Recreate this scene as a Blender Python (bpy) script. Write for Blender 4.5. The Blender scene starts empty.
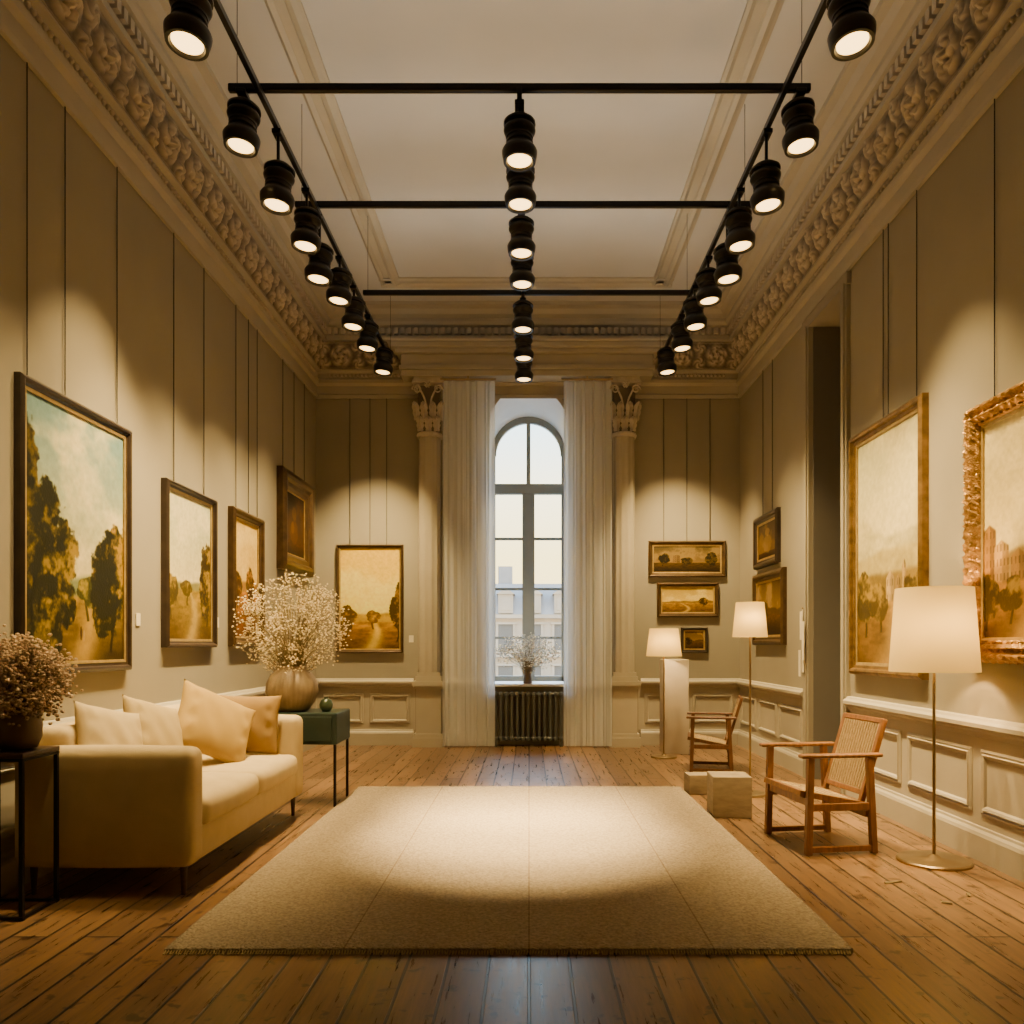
import bpy, bmesh, math, random
import numpy as np
from mathutils import Vector, Matrix, Euler
random.seed(7)
D=bpy.data; C=bpy.context; COL=C.scene.collection
XL,XR,YB,YF,ZC=-2.77,2.74,10.4,-1.6,5.6

# ---------------------------------------------------------------- materials
def mat(name,col,rough=0.6,metal=0.0,var=0.0,vscale=6.0,bump=0.0,bscale=60.0,spec=0.5,stretch=(1,1,1)):
    m=D.materials.new(name); m.use_nodes=True; nt=m.node_tree; b=nt.nodes['Principled BSDF']
    b.inputs['Roughness'].default_value=rough; b.inputs['Metallic'].default_value=metal
    b.inputs['Specular IOR Level'].default_value=spec
    b.inputs['Base Color'].default_value=(*col,1)
    tc=nt.nodes.new('ShaderNodeTexCoord'); mp=nt.nodes.new('ShaderNodeMapping')
    mp.inputs['Scale'].default_value=stretch
    nt.links.new(tc.outputs['Object'],mp.inputs['Vector'])
    n=nt.nodes.new('ShaderNodeTexNoise'); n.inputs['Scale'].default_value=vscale; n.inputs['Detail'].default_value=5
    nt.links.new(mp.outputs[0],n.inputs['Vector'])
    r=nt.nodes.new('ShaderNodeValToRGB')
    v=max(var,0.02)
    r.color_ramp.elements[0].position=0.3; r.color_ramp.elements[1].position=0.7
    r.color_ramp.elements[0].color=(*[max(0,x*(1-v)) for x in col],1)
    r.color_ramp.elements[1].color=(*[min(1,x*(1+v)) for x in col],1)
    nt.links.new(n.outputs['Fac'],r.inputs['Fac']); nt.links.new(r.outputs['Color'],b.inputs['Base Color'])
    if bump>0:
        n2=nt.nodes.new('ShaderNodeTexNoise'); n2.inputs['Scale'].default_value=bscale; n2.inputs['Detail'].default_value=4
        nt.links.new(mp.outputs[0],n2.inputs['Vector'])
        bp=nt.nodes.new('ShaderNodeBump'); bp.inputs['Strength'].default_value=bump; bp.inputs['Distance'].default_value=0.01
        nt.links.new(n2.outputs['Fac'],bp.inputs['Height']); nt.links.new(bp.outputs[0],b.inputs['Normal'])
    return m
def emis(name,col,s):
    m=D.materials.new(name); m.use_nodes=True; b=m.node_tree.nodes['Principled BSDF']
    b.inputs['Base Color'].default_value=(*col,1); b.inputs['Emission Color'].default_value=(*col,1)
    b.inputs['Emission Strength'].default_value=s; return m

M_wall=mat('wall_paint',(.265,.235,.172),.72,var=.06,vscale=1.5,bump=.08,bscale=90)
M_trim=mat('trim_paint',(.37,.33,.245),.5,var=.05,vscale=3,bump=.05,bscale=60)
M_ceil=mat('ceiling_plaster',(.46,.45,.42),.8,var=.04,vscale=1.5)
M_orn=mat('ornament_plaster',(.46,.40,.30),.6,var=.12,vscale=12,bump=.2,bscale=120)
M_orn_d=mat('ornament_painted_shade',(.13,.11,.08),.7,var=.1)  # darker plaster copy: shade behind capital leaves put into the colour
M_black=mat('black_metal',(.012,.012,.013),.35,metal=.6,spec=.5)
M_bodym=mat('spot_housing',(.02,.018,.015),.36,metal=.3)
M_brass=mat('aged_brass',(.32,.23,.12),.35,metal=.9,var=.1)
M_sofa=mat('sofa_fabric',(.55,.43,.225),.9,var=.06,vscale=8,bump=.5,bscale=420,spec=.2)
M_pilA=mat('cushion_beige',(.45,.34,.155),.9,var=.05,bump=.5,bscale=380,spec=.2)
M_pilB=mat('cushion_tan',(.40,.265,.07),.85,var=.06,bump=.4,bscale=300,spec=.2)
M_pilC=mat('cushion_brown',(.27,.165,.05),.85,var=.06,bump=.4,bscale=300,spec=.2)
M_dwood=mat('dark_wood',(.06,.03,.014),.45,var=.3,vscale=6,stretch=(1,8,8))
M_cwood=mat('chair_wood',(.20,.085,.022),.42,var=.3,vscale=9,stretch=(6,6,1))
M_cwood2=mat('chair_wood_dark',(.12,.05,.016),.42,var=.3,vscale=9,stretch=(6,6,1))
M_weave=mat('woven_cane',(.36,.25,.11),.75,var=.2,vscale=50,bump=.6,bscale=160)
M_gold=mat('gilt_frame',(.20,.115,.03),.36,metal=.6,var=.4,vscale=14,bump=.3,bscale=80)
M_redgold=mat('carved_gilt',(.34,.18,.04),.38,metal=.6,var=.5,vscale=25,bump=.5,bscale=90)
M_dframe=mat('dark_frame',(.03,.018,.010),.4,var=.3,vscale=12,bump=.1)
M_bronze=mat('bronze_frame',(.075,.042,.014),.4,metal=.4,var=.3,vscale=12,bump=.1)
M_slip=mat('gilt_slip',(.40,.28,.09),.4,metal=.6,var=.2,vscale=20)
M_vase=mat('beige_ceramic',(.27,.20,.115),.55,var=.1,vscale=10,bump=.15)
M_vased=mat('brown_ceramic',(.12,.08,.05),.5,var=.2,vscale=8,bump=.1)
M_stem=mat('dry_stem',(.20,.15,.065),.8,var=.2)
M_bloomA=mat('dried_bloom_pink',(.52,.38,.24),.9,var=.3,vscale=9)
M_bloomB=mat('dried_bloom_cream',(.64,.53,.31),.9,var=.2,vscale=9)
M_bloomC=mat('white_bloom',(.85,.85,.80),.9,var=.05,vscale=9)
M_leaf=mat('grey_leaf',(.20,.23,.16),.8,var=.2)
M_teal=mat('teal_lacquer',(.022,.042,.035),.4,var=.15)
M_green=mat('green_glaze',(.05,.08,.04),.3,var=.3)
M_stone=mat('travertine',(.27,.21,.125),.7,var=.2,vscale=7,bump=.2,bscale=30,stretch=(1,1,3))
M_plinth=mat('plinth_paint',(.46,.41,.32),.6,var=.03)
M_rad=mat('radiator_iron',(.12,.13,.115),.34,metal=.3)
M_white=mat('white_wood_paint',(.80,.80,.78),.5,var=.03)
M_wfr=mat('window_paint',(.24,.25,.23),.5,var=.03)
M_paper=mat('paper_tag',(.62,.56,.42),.8,var=.08)
M_facade=mat('stone_facade',(.58,.46,.33),.8,var=.1,vscale=.6)
M_roof=mat('slate_roof',(.38,.36,.35),.6,var=.1,vscale=1)
M_dglass=mat('dark_panes',(.18,.165,.15),.4)
M_lens=emis('lamp_lens',(1.0,.62,.20),6)
M_bulb=emis('lamp_bulb',(1.0,.74,.42),10)

def shade_mat():
    m=D.materials.new('linen_shade'); m.use_nodes=True; nt=m.node_tree; nt.nodes.clear()
    o=nt.nodes.new('ShaderNodeOutputMaterial'); d=nt.nodes.new('ShaderNodeBsdfDiffuse'); t=nt.nodes.new('ShaderNodeBsdfTranslucent')
    d.inputs['Color'].default_value=(.46,.35,.15,1); t.inputs['Color'].default_value=(.85,.60,.16,1)
    mx=nt.nodes.new('ShaderNodeMixShader'); mx.inputs[0].default_value=.085
    e=nt.nodes.new('ShaderNodeEmission'); e.inputs['Color'].default_value=(1,.64,.16,1); e.inputs['Strength'].default_value=.30
    a=nt.nodes.new('ShaderNodeAddShader')
    nt.links.new(d.outputs[0],mx.inputs[1]); nt.links.new(t.outputs[0],mx.inputs[2])
    nt.links.new(mx.outputs[0],a.inputs[0]); nt.links.new(e.outputs[0],a.inputs[1]); nt.links.new(a.outputs[0],o.inputs['Surface'])
    return m
M_shade=shade_mat()
def curtain_mat():
    m=D.materials.new('sheer_curtain'); m.use_nodes=True; nt=m.node_tree; nt.nodes.clear()
    o=nt.nodes.new('ShaderNodeOutputMaterial'); d=nt.nodes.new('ShaderNodeBsdfDiffuse'); t=nt.nodes.new('ShaderNodeBsdfTranslucent'); tr=nt.nodes.new('ShaderNodeBsdfTransparent')
    d.inputs['Color'].default_value=(.84,.86,.82,1); t.inputs['Color'].default_value=(.94,.95,.94,1)
    mx=nt.nodes.new('ShaderNodeMixShader'); mx.inputs[0].default_value=.40
    m2=nt.nodes.new('ShaderNodeMixShader'); m2.inputs[0].default_value=.32
    nt.links.new(d.outputs[0],mx.inputs[1]); nt.links.new(t.outputs[0],mx.inputs[2])
    nt.links.new(mx.outputs[0],m2.inputs[1]); nt.links.new(tr.outputs[0],m2.inputs[2]); nt.links.new(m2.outputs[0],o.inputs['Surface'])
    return m
M_curt=curtain_mat()
def glass_mat():
    m=D.materials.new('clear_pane'); m.use_nodes=True; nt=m.node_tree; nt.nodes.clear()
    o=nt.nodes.new('ShaderNodeOutputMaterial'); g=nt.nodes.new('ShaderNodeBsdfGlossy'); g.inputs['Roughness'].default_value=.03
    tr=nt.nodes.new('ShaderNodeBsdfTransparent'); mx=nt.nodes.new('ShaderNodeMixShader'); mx.inputs[0].default_value=.05
    nt.links.new(tr.outputs[0],mx.inputs[1]); nt.links.new(g.outputs[0],mx.inputs[2]); nt.links.new(mx.outputs[0],o.inputs['Surface'])
    return m
M_glass=glass_mat()
def floor_mat():
    m=D.materials.new('oak_planks'); m.use_nodes=True; nt=m.node_tree; b=nt.nodes['Principled BSDF']; L=nt.links
    tc=nt.nodes.new('ShaderNodeTexCoord'); mp=nt.nodes.new('ShaderNodeMapping'); mp.inputs['Rotation'].default_value=(0,0,math.pi/2)
    L.new(tc.outputs['Object'],mp.inputs['Vector'])
    br=nt.nodes.new('ShaderNodeTexBrick'); br.offset=.37; br.offset_frequency=2
    for k,v in (('Scale',1),('Mortar Size',.007),('Mortar Smooth',.3),('Brick Width',2.6),('Row Height',.165),('Bias',0.0)): br.inputs[k].default_value=v
    br.inputs['Color1'].default_value=(.27,.155,.072,1); br.inputs['Color2'].default_value=(.145,.085,.042,1); br.inputs['Mortar'].default_value=(.008,.006,.005,1)
    L.new(mp.outputs[0],br.inputs['Vector'])
    m2=nt.nodes.new('ShaderNodeMapping'); m2.inputs['Scale'].default_value=(14,1.0,1); L.new(tc.outputs['Object'],m2.inputs['Vector'])
    n=nt.nodes.new('ShaderNodeTexNoise'); n.inputs['Scale'].default_value=2.5; n.inputs['Detail'].default_value=8; n.inputs['Roughness'].default_value=.65; L.new(m2.outputs[0],n.inputs['Vector'])
    r=nt.nodes.new('ShaderNodeValToRGB'); r.color_ramp.elements[0].position=.3; r.color_ramp.elements[1].position=.72
    r.color_ramp.elements[0].color=(.45,.43,.41,1); r.color_ramp.elements[1].color=(1.25,1.2,1.1,1); L.new(n.outputs['Fac'],r.inputs['Fac'])
    mx=nt.nodes.new('ShaderNodeMix'); mx.data_type='RGBA'; mx.blend_type='MULTIPLY'; mx.inputs['Factor'].default_value=1
    L.new(br.outputs['Color'],mx.inputs['A']); L.new(r.outputs['Color'],mx.inputs['B'])
    n3=nt.nodes.new('ShaderNodeTexNoise'); n3.inputs['Scale'].default_value=12; n3.inputs['Detail'].default_value=3; L.new(tc.outputs['Object'],n3.inputs['Vector'])
    r3=nt.nodes.new('ShaderNodeValToRGB'); r3.color_ramp.elements[0].position=.32; r3.color_ramp.elements[1].position=.39
    r3.color_ramp.elements[0].color=(.22,.18,.15,1); r3.color_ramp.elements[1].color=(1,1,1,1); L.new(n3.outputs['Fac'],r3.inputs['Fac'])
    mx2=nt.nodes.new('ShaderNodeMix'); mx2.data_type='RGBA'; mx2.blend_type='MULTIPLY'; mx2.inputs['Factor'].default_value=.85
    L.new(mx.outputs['Result'],mx2.inputs['A']); L.new(r3.outputs['Color'],mx2.inputs['B']); L.new(mx2.outputs['Result'],b.inputs['Base Color'])
    mr=nt.nodes.new('ShaderNodeMapRange'); mr.inputs['To Min'].default_value=.18; mr.inputs['To Max'].default_value=.42; L.new(n.outputs['Fac'],mr.inputs['Value']); L.new(mr.outputs[0],b.inputs['Roughness'])
    ad=nt.nodes.new('ShaderNodeMath'); ad.operation='SUBTRACT'; sc=nt.nodes.new('ShaderNodeMath'); sc.operation='MULTIPLY'; sc.inputs[1].default_value=.15
    L.new(n.outputs['Fac'],sc.inputs[0]); L.new(sc.outputs[0],ad.inputs[0]); L.new(br.outputs['Fac'],ad.inputs[1])
    bp=nt.nodes.new('ShaderNodeBump'); bp.inputs['Strength'].default_value=.5; bp.inputs['Distance'].default_value=.006; L.new(ad.outputs[0],bp.inputs['Height']); L.new(bp.outputs[0],b.inputs['Normal'])
    return m
M_floor=floor_mat()
def rug_mat():
    m=D.materials.new('woven_wool'); m.use_nodes=True; nt=m.node_tree; b=nt.nodes['Principled BSDF']; L=nt.links
    b.inputs['Roughness'].default_value=.95; b.inputs['Specular IOR Level'].default_value=.1
    tc=nt.nodes.new('ShaderNodeTexCoord')
    v=nt.nodes.new('ShaderNodeTexVoronoi'); v.inputs['Scale'].default_value=75; L.new(tc.outputs['Object'],v.inputs['Vector'])
    n=nt.nodes.new('ShaderNodeTexNoise'); n.inputs['Scale'].default_value=60; n.inputs['Detail'].default_value=6; L.new(tc.outputs['Object'],n.inputs['Vector'])
    r=nt.nodes.new('ShaderNodeValToRGB'); r.color_ramp.elements[0].position=.25; r.color_ramp.elements[1].position=.75
    r.color_ramp.elements[0].color=(.22,.17,.105,1); r.color_ramp.elements[1].color=(.42,.34,.225,1); L.new(n.outputs['Fac'],r.inputs['Fac'])
    br=nt.nodes.new('ShaderNodeTexBrick'); br.offset=0
    for k,vv in (('Scale',1),('Mortar Size',.005),('Mortar Smooth',.5),('Brick Width',.78),('Row Height',9.0)): br.inputs[k].default_value=vv
    br.inputs['Color1'].default_value=(1,1,1,1); br.inputs['Color2'].default_value=(1,1,1,1); br.inputs['Mortar'].default_value=(.68,.63,.58,1)
    L.new(tc.outputs['Object'],br.inputs['Vector'])
    mx=nt.nodes.new('ShaderNodeMix'); mx.data_type='RGBA'; mx.blend_type='MULTIPLY'; mx.inputs['Factor'].default_value=1
    L.new(r.outputs['Color'],mx.inputs['A']); L.new(br.outputs['Color'],mx.inputs['B']); L.new(mx.outputs['Result'],b.inputs['Base Color'])
    bp=nt.nodes.new('ShaderNodeBump'); bp.inputs['Strength'].default_value=.9; bp.inputs['Distance'].default_value=.012; bp.invert=True
    L.new(v.outputs['Distance'],bp.inputs['Height']); L.new(bp.outputs[0],b.inputs['Normal'])
    return m
M_rug=rug_mat()
def paint_mat():
    m=D.materials.new('oil_paint'); m.use_nodes=True; nt=m.node_tree; b=nt.nodes['Principled BSDF']
    a=nt.nodes.new('ShaderNodeVertexColor'); a.layer_name='paint'; nt.links.new(a.outputs['Color'],b.inputs['Base Color'])
    b.inputs['Roughness'].default_value=.5; b.inputs['Specular IOR Level'].default_value=.25
    tc=nt.nodes.new('ShaderNodeTexCoord'); n=nt.nodes.new('ShaderNodeTexNoise'); n.inputs['Scale'].default_value=70; nt.links.new(tc.outputs['Object'],n.inputs['Vector'])
    bp=nt.nodes.new('ShaderNodeBump'); bp.inputs['Strength'].default_value=.25; bp.inputs['Distance'].default_value=.004
    nt.links.new(n.outputs['Fac'],bp.inputs['Height']); nt.links.new(bp.outputs[0],b.inputs['Normal']); return m
M_oil=paint_mat()

# ---------------------------------------------------------------- mesh builder
class B:
    def __init__(s): s.v=[]; s.f=[]
    def add(s,vs,fs,M=None):
        o=len(s.v)
        s.v+= [tuple(M@Vector(p)) for p in vs] if M is not None else [tuple(p) for p in vs]
        s.f+=[tuple(i+o for i in f) for f in fs]; return s
    def box(s,x0,x1,y0,y1,z0,z1,M=None):
        vs=[(x,y,z) for z in (z0,z1) for y in (y0,y1) for x in (x0,x1)]
        return s.add(vs,[(0,2,3,1),(4,5,7,6),(0,1,5,4),(2,6,7,3),(0,4,6,2),(1,3,7,5)],M)
    def tube(s,pts,r,n=8,caps=True):
        pts=[Vector(p) for p in pts]; rs=r if isinstance(r,(list,tuple)) else [r]*len(pts); vs=[];fs=[]
        for i,p in enumerate(pts):
            t=(pts[min(i+1,len(pts)-1)]-pts[max(i-1,0)]).normalized()
            a=Vector((1,0,0)) if abs(t.x)<.8 else Vector((0,1,0))
            u=t.cross(a).normalized(); w=t.cross(u)
            for k in range(n):
                th=2*math.pi*k/n; vs.append(p+(u*math.cos(th)+w*math.sin(th))*rs[i])
        for i in range(len(pts)-1):
            for k in range(n):
                k2=(k+1)%n; fs.append((i*n+k,i*n+k2,(i+1)*n+k2,(i+1)*n+k))
        if caps: fs.append(tuple(range(n))[::-1]); fs.append(tuple((len(pts)-1)*n+k for k in range(n)))
        return s.add(vs,fs)
    def lathe(s,prof,n=32,c=(0,0,0),flute=0,fn=0):
        vs=[];fs=[]
        for r,z in prof:
            for k in range(n):
                th=2*math.pi*k/n; rr=r*(1+flute*abs(math.cos(fn*th/2))) if flute else r
                vs.append((c[0]+rr*math.cos(th),c[1]+rr*math.sin(th),c[2]+z))
        for i in range(len(prof)-1):
            for k in range(n):
                k2=(k+1)%n; fs.append((i*n+k,i*n+k2,(i+1)*n+k2,(i+1)*n+k))
        if prof[0][0]>1e-4: fs.append(tuple(range(n))[::-1])
        if prof[-1][0]>1e-4: fs.append(tuple((len(prof)-1)*n+k for k in range(n)))
        return s.add(vs,fs)
    def ico(s,c,r,sq=1):
        t=(1+5**.5)/2; q=r/math.sqrt(1+t*t)
        P=[(-1,t,0),(1,t,0),(-1,-t,0),(1,-t,0),(0,-1,t),(0,1,t),(0,-1,-t),(0,1,-t),(t,0,-1),(t,0,1),(-t,0,-1),(-t,0,1)]
        F=[(0,11,5),(0,5,1),(0,1,7),(0,7,10),(0,10,11),(1,5,9),(5,11,4),(11,10,2),(10,7,6),(7,1,8),(3,9,4),(3,4,2),(3,2,6),(3,6,8),(3,8,9),(4,9,5),(2,4,11),(6,2,10),(8,6,7),(9,8,1)]
        return s.add([(c[0]+q*a,c[1]+q*b,c[2]+q*d*sq) for a,b,d in P],F)
    def soft(s,c,h,r,bulge=(0,0,0),M=None,n=9):
        def ax(hh,r):
            e=[-hh+r*x for x in (0,.08,.3,.6)]
            mid=list(np.linspace(-hh+r,hh-r,n)); return e+mid+[-x for x in e[::-1]]
        A=[ax(h[i],min(r,h[i]*.98)) for i in range(3)]; N=[len(a) for a in A]
        idx={};vs=[];fs=[]
        def P(i,j,k):
            if (i,j,k) in idx: return idx[(i,j,k)]
            q=Vector((A[0][i],A[1][j],A[2][k])); inn=Vector([max(-(h[a]-min(r,h[a]*.98)),min(h[a]-min(r,h[a]*.98),q[a])) for a in range(3)])
            d=q-inn
            if d.length>1e-9: q=inn+d.normalized()*min(r,min(h)*.98)
            u=[q[a]/h[a] for a in range(3)]
            w=[bulge[0]*(1-u[1]**2)*(1-u[2]**2)*u[0],bulge[1]*(1-u[0]**2)*(1-u[2]**2)*u[1],bulge[2]*(1-u[0]**2)*(1-u[1]**2)*u[2]]
            vs.append((c[0]+q[0]+w[0],c[1]+q[1]+w[1],c[2]+q[2]+w[2])); idx[(i,j,k)]=len(vs)-1; return len(vs)-1
        for i in range(N[0]-1):
            for j in range(N[1]-1):
                fs.append((P(i,j,0),P(i,j+1,0),P(i+1,j+1,0),P(i+1,j,0))); k=N[2]-1
                fs.append((P(i,j,k),P(i+1,j,k),P(i+1,j+1,k),P(i,j+1,k)))
        for i in range(N[0]-1):
            for k in range(N[2]-1):
                fs.append((P(i,0,k),P(i+1,0,k),P(i+1,0,k+1),P(i,0,k+1))); j=N[1]-1
                fs.append((P(i,j,k),P(i,j,k+1),P(i+1,j,k+1),P(i+1,j,k)))
        for j in range(N[1]-1):
            for k in range(N[2]-1):
                fs.append((P(0,j,k),P(0,j,k+1),P(0,j+1,k+1),P(0,j+1,k))); i=N[0]-1
                fs.append((P(i,j,k),P(i,j+1,k),P(i,j+1,k+1),P(i,j,k+1)))
        return s.add(vs,fs,M)
    def obj(s,name,m,parent=None,smooth=40,bevel=0,loc=None,label=None,cat=None,kind=None,solid=0):
        me=D.meshes.new(name); me.from_pydata(s.v,[],s.f); me.validate(); me.materials.append(m)
        if smooth:
            me.polygons.foreach_set('use_smooth',[True]*len(me.polygons))
            try: me.set_sharp_from_angle(angle=math.radians(smooth))
            except Exception: pass
        o=D.objects.new(name,me); COL.objects.link(o)
        if parent: o.parent=parent
        if loc is not None: o.location=loc
        if bevel:
            b=o.modifiers.new('bevel','BEVEL'); b.width=bevel; b.segments=2; b.limit_method='ANGLE'
        if solid:
            b=o.modifiers.new('solid','SOLIDIFY'); b.thickness=solid
        if label: o['label']=label
        if cat: o['category']=cat
        if kind: o['kind']=kind
        return o
def empty(name,loc,label,cat,rz=0,group=None):
    e=D.objects.new(name,None); e.empty_display_size=.1; e.location=loc; e.rotation_euler=(0,0,rz); COL.objects.link(e)
    e['label']=label; e['category']=cat
    if group: e['group']=group
    return e

# ---------------------------------------------------------------- room shell
TH=.85; YW=YB+TH
B().box(XL-.3,XR+.6,YF-.3,YW,-.2,0).obj('floor',M_floor,smooth=0,kind='structure')
B().box(XL-.3,XR+.6,YF-.3,YW,ZC,ZC+.2).obj('ceiling',M_ceil,smooth=0,kind='structure')
B().box(XL-.3,XL,YF,YW,0,ZC).obj('wall_left',M_wall,smooth=0,kind='structure')
B().box(XL-.3,XR+.6,YF-.3,YF,0,ZC).obj('wall_front',M_wall,smooth=0,kind='structure')
OY0,OY1,OZ=6.94,7.75,4.38
w=B(); w.box(XR,XR+.36,YF,OY0,0,ZC); w.box(XR,XR+.36,OY1,YW,0,ZC); w.box(XR,XR+.36,OY0,OY1,OZ,ZC)
w.obj('wall_right',M_wall,smooth=0,kind='structure')
d=B(); d.box(XR+.36,XR+.42,OY0-.02,OY1+.02,0,OZ+.05)
for z0,z1 in ((.25,1.0),(1.15,2.6),(2.75,4.1)): d.box(XR+.345,XR+.36,OY0+.14,OY1-.14,z0,z1)
d.obj('door_1',mat('door_paint',(.10,.085,.065),.6),smooth=0,kind='structure',bevel=.008)
M_jamb=mat('jamb_paint',(.13,.12,.10),.7)
CX,HW,SPF,SP,SILL=-.008,.51,4.14,3.94,.79
w=B(); n=24
def arcp(sp): return [(CX-HW*math.cos(math.pi*i/n),sp+HW*math.sin(math.pi*i/n)) for i in range(n+1)]
for y,sp in ((YB,SPF),(YW,SP)):
    A=arcp(sp)
    def q2(a,b,c,d_): w.add([(a[0],y,a[1]),(b[0],y,b[1]),(c[0],y,c[1]),(d_[0],y,d_[1])],[(0,1,2,3)])
    q2((XL-.3,0),(CX-HW,0),(CX-HW,ZC),(XL-.3,ZC)); q2((CX+HW,0),(XR+.36,0),(XR+.36,ZC),(CX+HW,ZC)); q2((CX-HW,0),(CX+HW,0),(CX+HW,SILL-.03),(CX-HW,SILL-.03))
    for i in range(n): q2(A[i],A[i+1],(A[i+1][0],ZC),(A[i][0],ZC))
w.obj('wall_back',M_wall,smooth=0,kind='structure')
TN=[0]
def trim(b,m=M_trim,**k):
    TN[0]+=1; return b.obj('trim_%d'%TN[0],m,kind='structure',**k)
trim(B().box(XR+.012,XR+.345,OY1-.012,OY1+.001,0,OZ-.001),M_jamb,smooth=0)
lf=[(CX-HW,SILL-.03)]+arcp(SPF)+[(CX+HW,SILL-.03)]; lb=[(CX-HW,SILL-.03)]+arcp(SP)+[(CX+HW,SILL-.03)]
b=B(); k=len(lf)
b.add([(x,YB-.001,z) for x,z in lf]+[(x,YW,z) for x,z in lb],[(i,(i+1)%k,k+(i+1)%k,k+i) for i in range(k)])
trim(b,M_white,smooth=40)

def run(wall,a0,a1,prof):
    """sweep a profile (offset from wall, z) along a wall"""
    b=B(); vs=[]
    for a in (a0,a1):
        for o,z in prof:
            vs.append((XL+o,a,z) if wall=='L' else (XR-o,a,z) if wall=='R' else (a,YB-o,z))
    k=len(prof); fs=[(i,(i+1)%k,k+(i+1)%k,k+i) for i in range(k)]+[tuple(range(k))[::-1],tuple(range(k,2*k))]
    return b.add(vs,fs)
corn=[(0,4.50),(.03,4.5),(.035,4.54),(.015,4.56),(.015,4.66),(.05,4.69),(.055,4.735),(.03,4.755),(.03,4.82),(.075,4.845),(.075,4.86),(.05,4.87),(.13,5.19),(.18,5.2),(.18,5.25),(.155,5.26),(.155,5.36),(.22,5.375),(.24,5.41),(.24,5.45),(.30,5.48),(.34,5.53),(.40,5.55),(.40,ZC),(0,ZC)]
trim(run('L',YF,YB,corn),smooth=0); trim(run('R',YF,YB,corn),smooth=0); trim(run('B',XL,XR,corn),smooth=0)
rail=[(0,.74),(.02,.745),(.025,.77),(.045,.785),(.05,.80),(.065,.805),(.065,.83),(.04,.845),(.03,.86),(0,.865)]
base=[(0,0),(.035,0),(.035,.15),(.028,.17),(.015,.185),(.012,.2),(0,.21)]
for nm,pr in (('trim',rail),('base',base)):
    for wl,a,b_ in (('L',YF,YB),('R',YF,OY0-.12),('R',OY1+.14,YB),('B',XL,-1.5),('B',-1.07,-.49) if nm=='base' else ('B',-1.07,-.58),('B',.53,1.02),('B',1.45,XR)):
        if nm=='trim': trim(run(wl,a,b_,pr),smooth=0)
        else: run(wl,a,b_,pr).obj('baseboard_'+{'L':'left','R':'right','B':'back'}[wl],M_trim,smooth=0,kind='structure')
def ringframe(b,wall,a0,a1,z0,z1):
    R=[(0,0),(0,.012),(.012,.02),(.025,.014),(.03,.026),(.045,.02),(.055,.005),(.055,0)]
    vs=[];fs=[]
    for o,dp in R:
        for a,z in ((a0+o,z0+o),(a1-o,z0+o),(a1-o,z1-o),(a0+o,z1-o)):
            vs.append((XL+dp,a,z) if wall=='L' else (XR-dp,a,z) if wall=='R' else (a,YB-dp,z))
    for i in range(len(R)-1):
        for k in range(4): fs.append((i*4+k,i*4+(k+1)%4,i*4+4+(k+1)%4,i*4+4+k))
    b.add(vs,fs)
DZ=.745
trim(B().box(XL,XL+.006,YF,YB,.2,DZ),smooth=0); b=B(); b.box(XR-.006,XR,YF,OY0-.12,.2,DZ); b.box(XR-.006,XR,OY1+.14,YB,.2,DZ); trim(b,smooth=0)
b=B(); b.box(XL,-1.48,YB-.006,YB,.2,DZ); b.box(1.42,XR,YB-.006,YB,.2,DZ); trim(b,smooth=0)
b=B(); y=-1.4
while y<10.1: ringframe(b,'L',y,min(y+.95,10.3),.28,.67); y+=1.05
trim(b,smooth=0)
b=B()
for y0,y1 in ((5.87,6.72),(4.93,5.77),(3.99,4.83),(3.05,3.89),(2.1,2.95),(1.1,2.0),(7.98,8.7),(8.8,9.5),(9.6,10.3)): ringframe(b,'R',y0,y1,.28,.67)
trim(b,smooth=0)
b=B(); ringframe(b,'B',-2.68,-2.15,.28,.67); ringframe(b,'B',-2.07,-1.54,.28,.67); ringframe(b,'B',1.5,2.05,.28,.67); ringframe(b,'B',2.12,2.66,.28,.67); trim(b,smooth=0)
b=B()
for y0,y1 in ((OY0-.12,OY0),(OY1,OY1+.14)):
    b.box(XR-.035,XR,y0,y1,0,OZ+.02); b.box(XR-.05,XR,y0+.03,y1-.03,0,OZ+.02)
b.box(XR-.04,XR,OY0-.14,OY1+.16,OZ,OZ+.10); trim(b,M_wall,smooth=0)
def fr_h(s,t,W):
    P=.44; a=((s/P)%1-.5)*P; bb=(t-.5)*W; r=np.hypot(a,bb); th=np.arctan2(bb,a)
    ros=np.exp(-(r/.135)**6)*(.018+.034*np.abs(np.cos(2.5*th+18*r)))+.03*np.exp(-(r/.028)**2)-.02*np.exp(-((r-.045)/.012)**2)-.02*np.exp(-((r-.095)/.008)**2)*np.abs(np.sin(5*th))
    a2=((s/P+.5)%1-.5)*P; r2=np.hypot(a2,np.abs(bb)-.09); th2=np.arctan2(np.abs(bb)-.09,a2)
    sc=np.exp(-(r2/.075)**4)*(.010+.032*np.abs(np.cos(2*th2+42*r2)))
    mid=np.exp(-(a2/.03)**2)*.026*(np.abs(np.cos(bb*50)))
    edge=.015*(np.exp(-((t-.03)/.03)**2)+np.exp(-((t-.97)/.03)**2))
    return np.maximum.reduce([ros,sc,mid])+edge+.002*np.sin(s*110)*np.sin(t*46)
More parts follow.
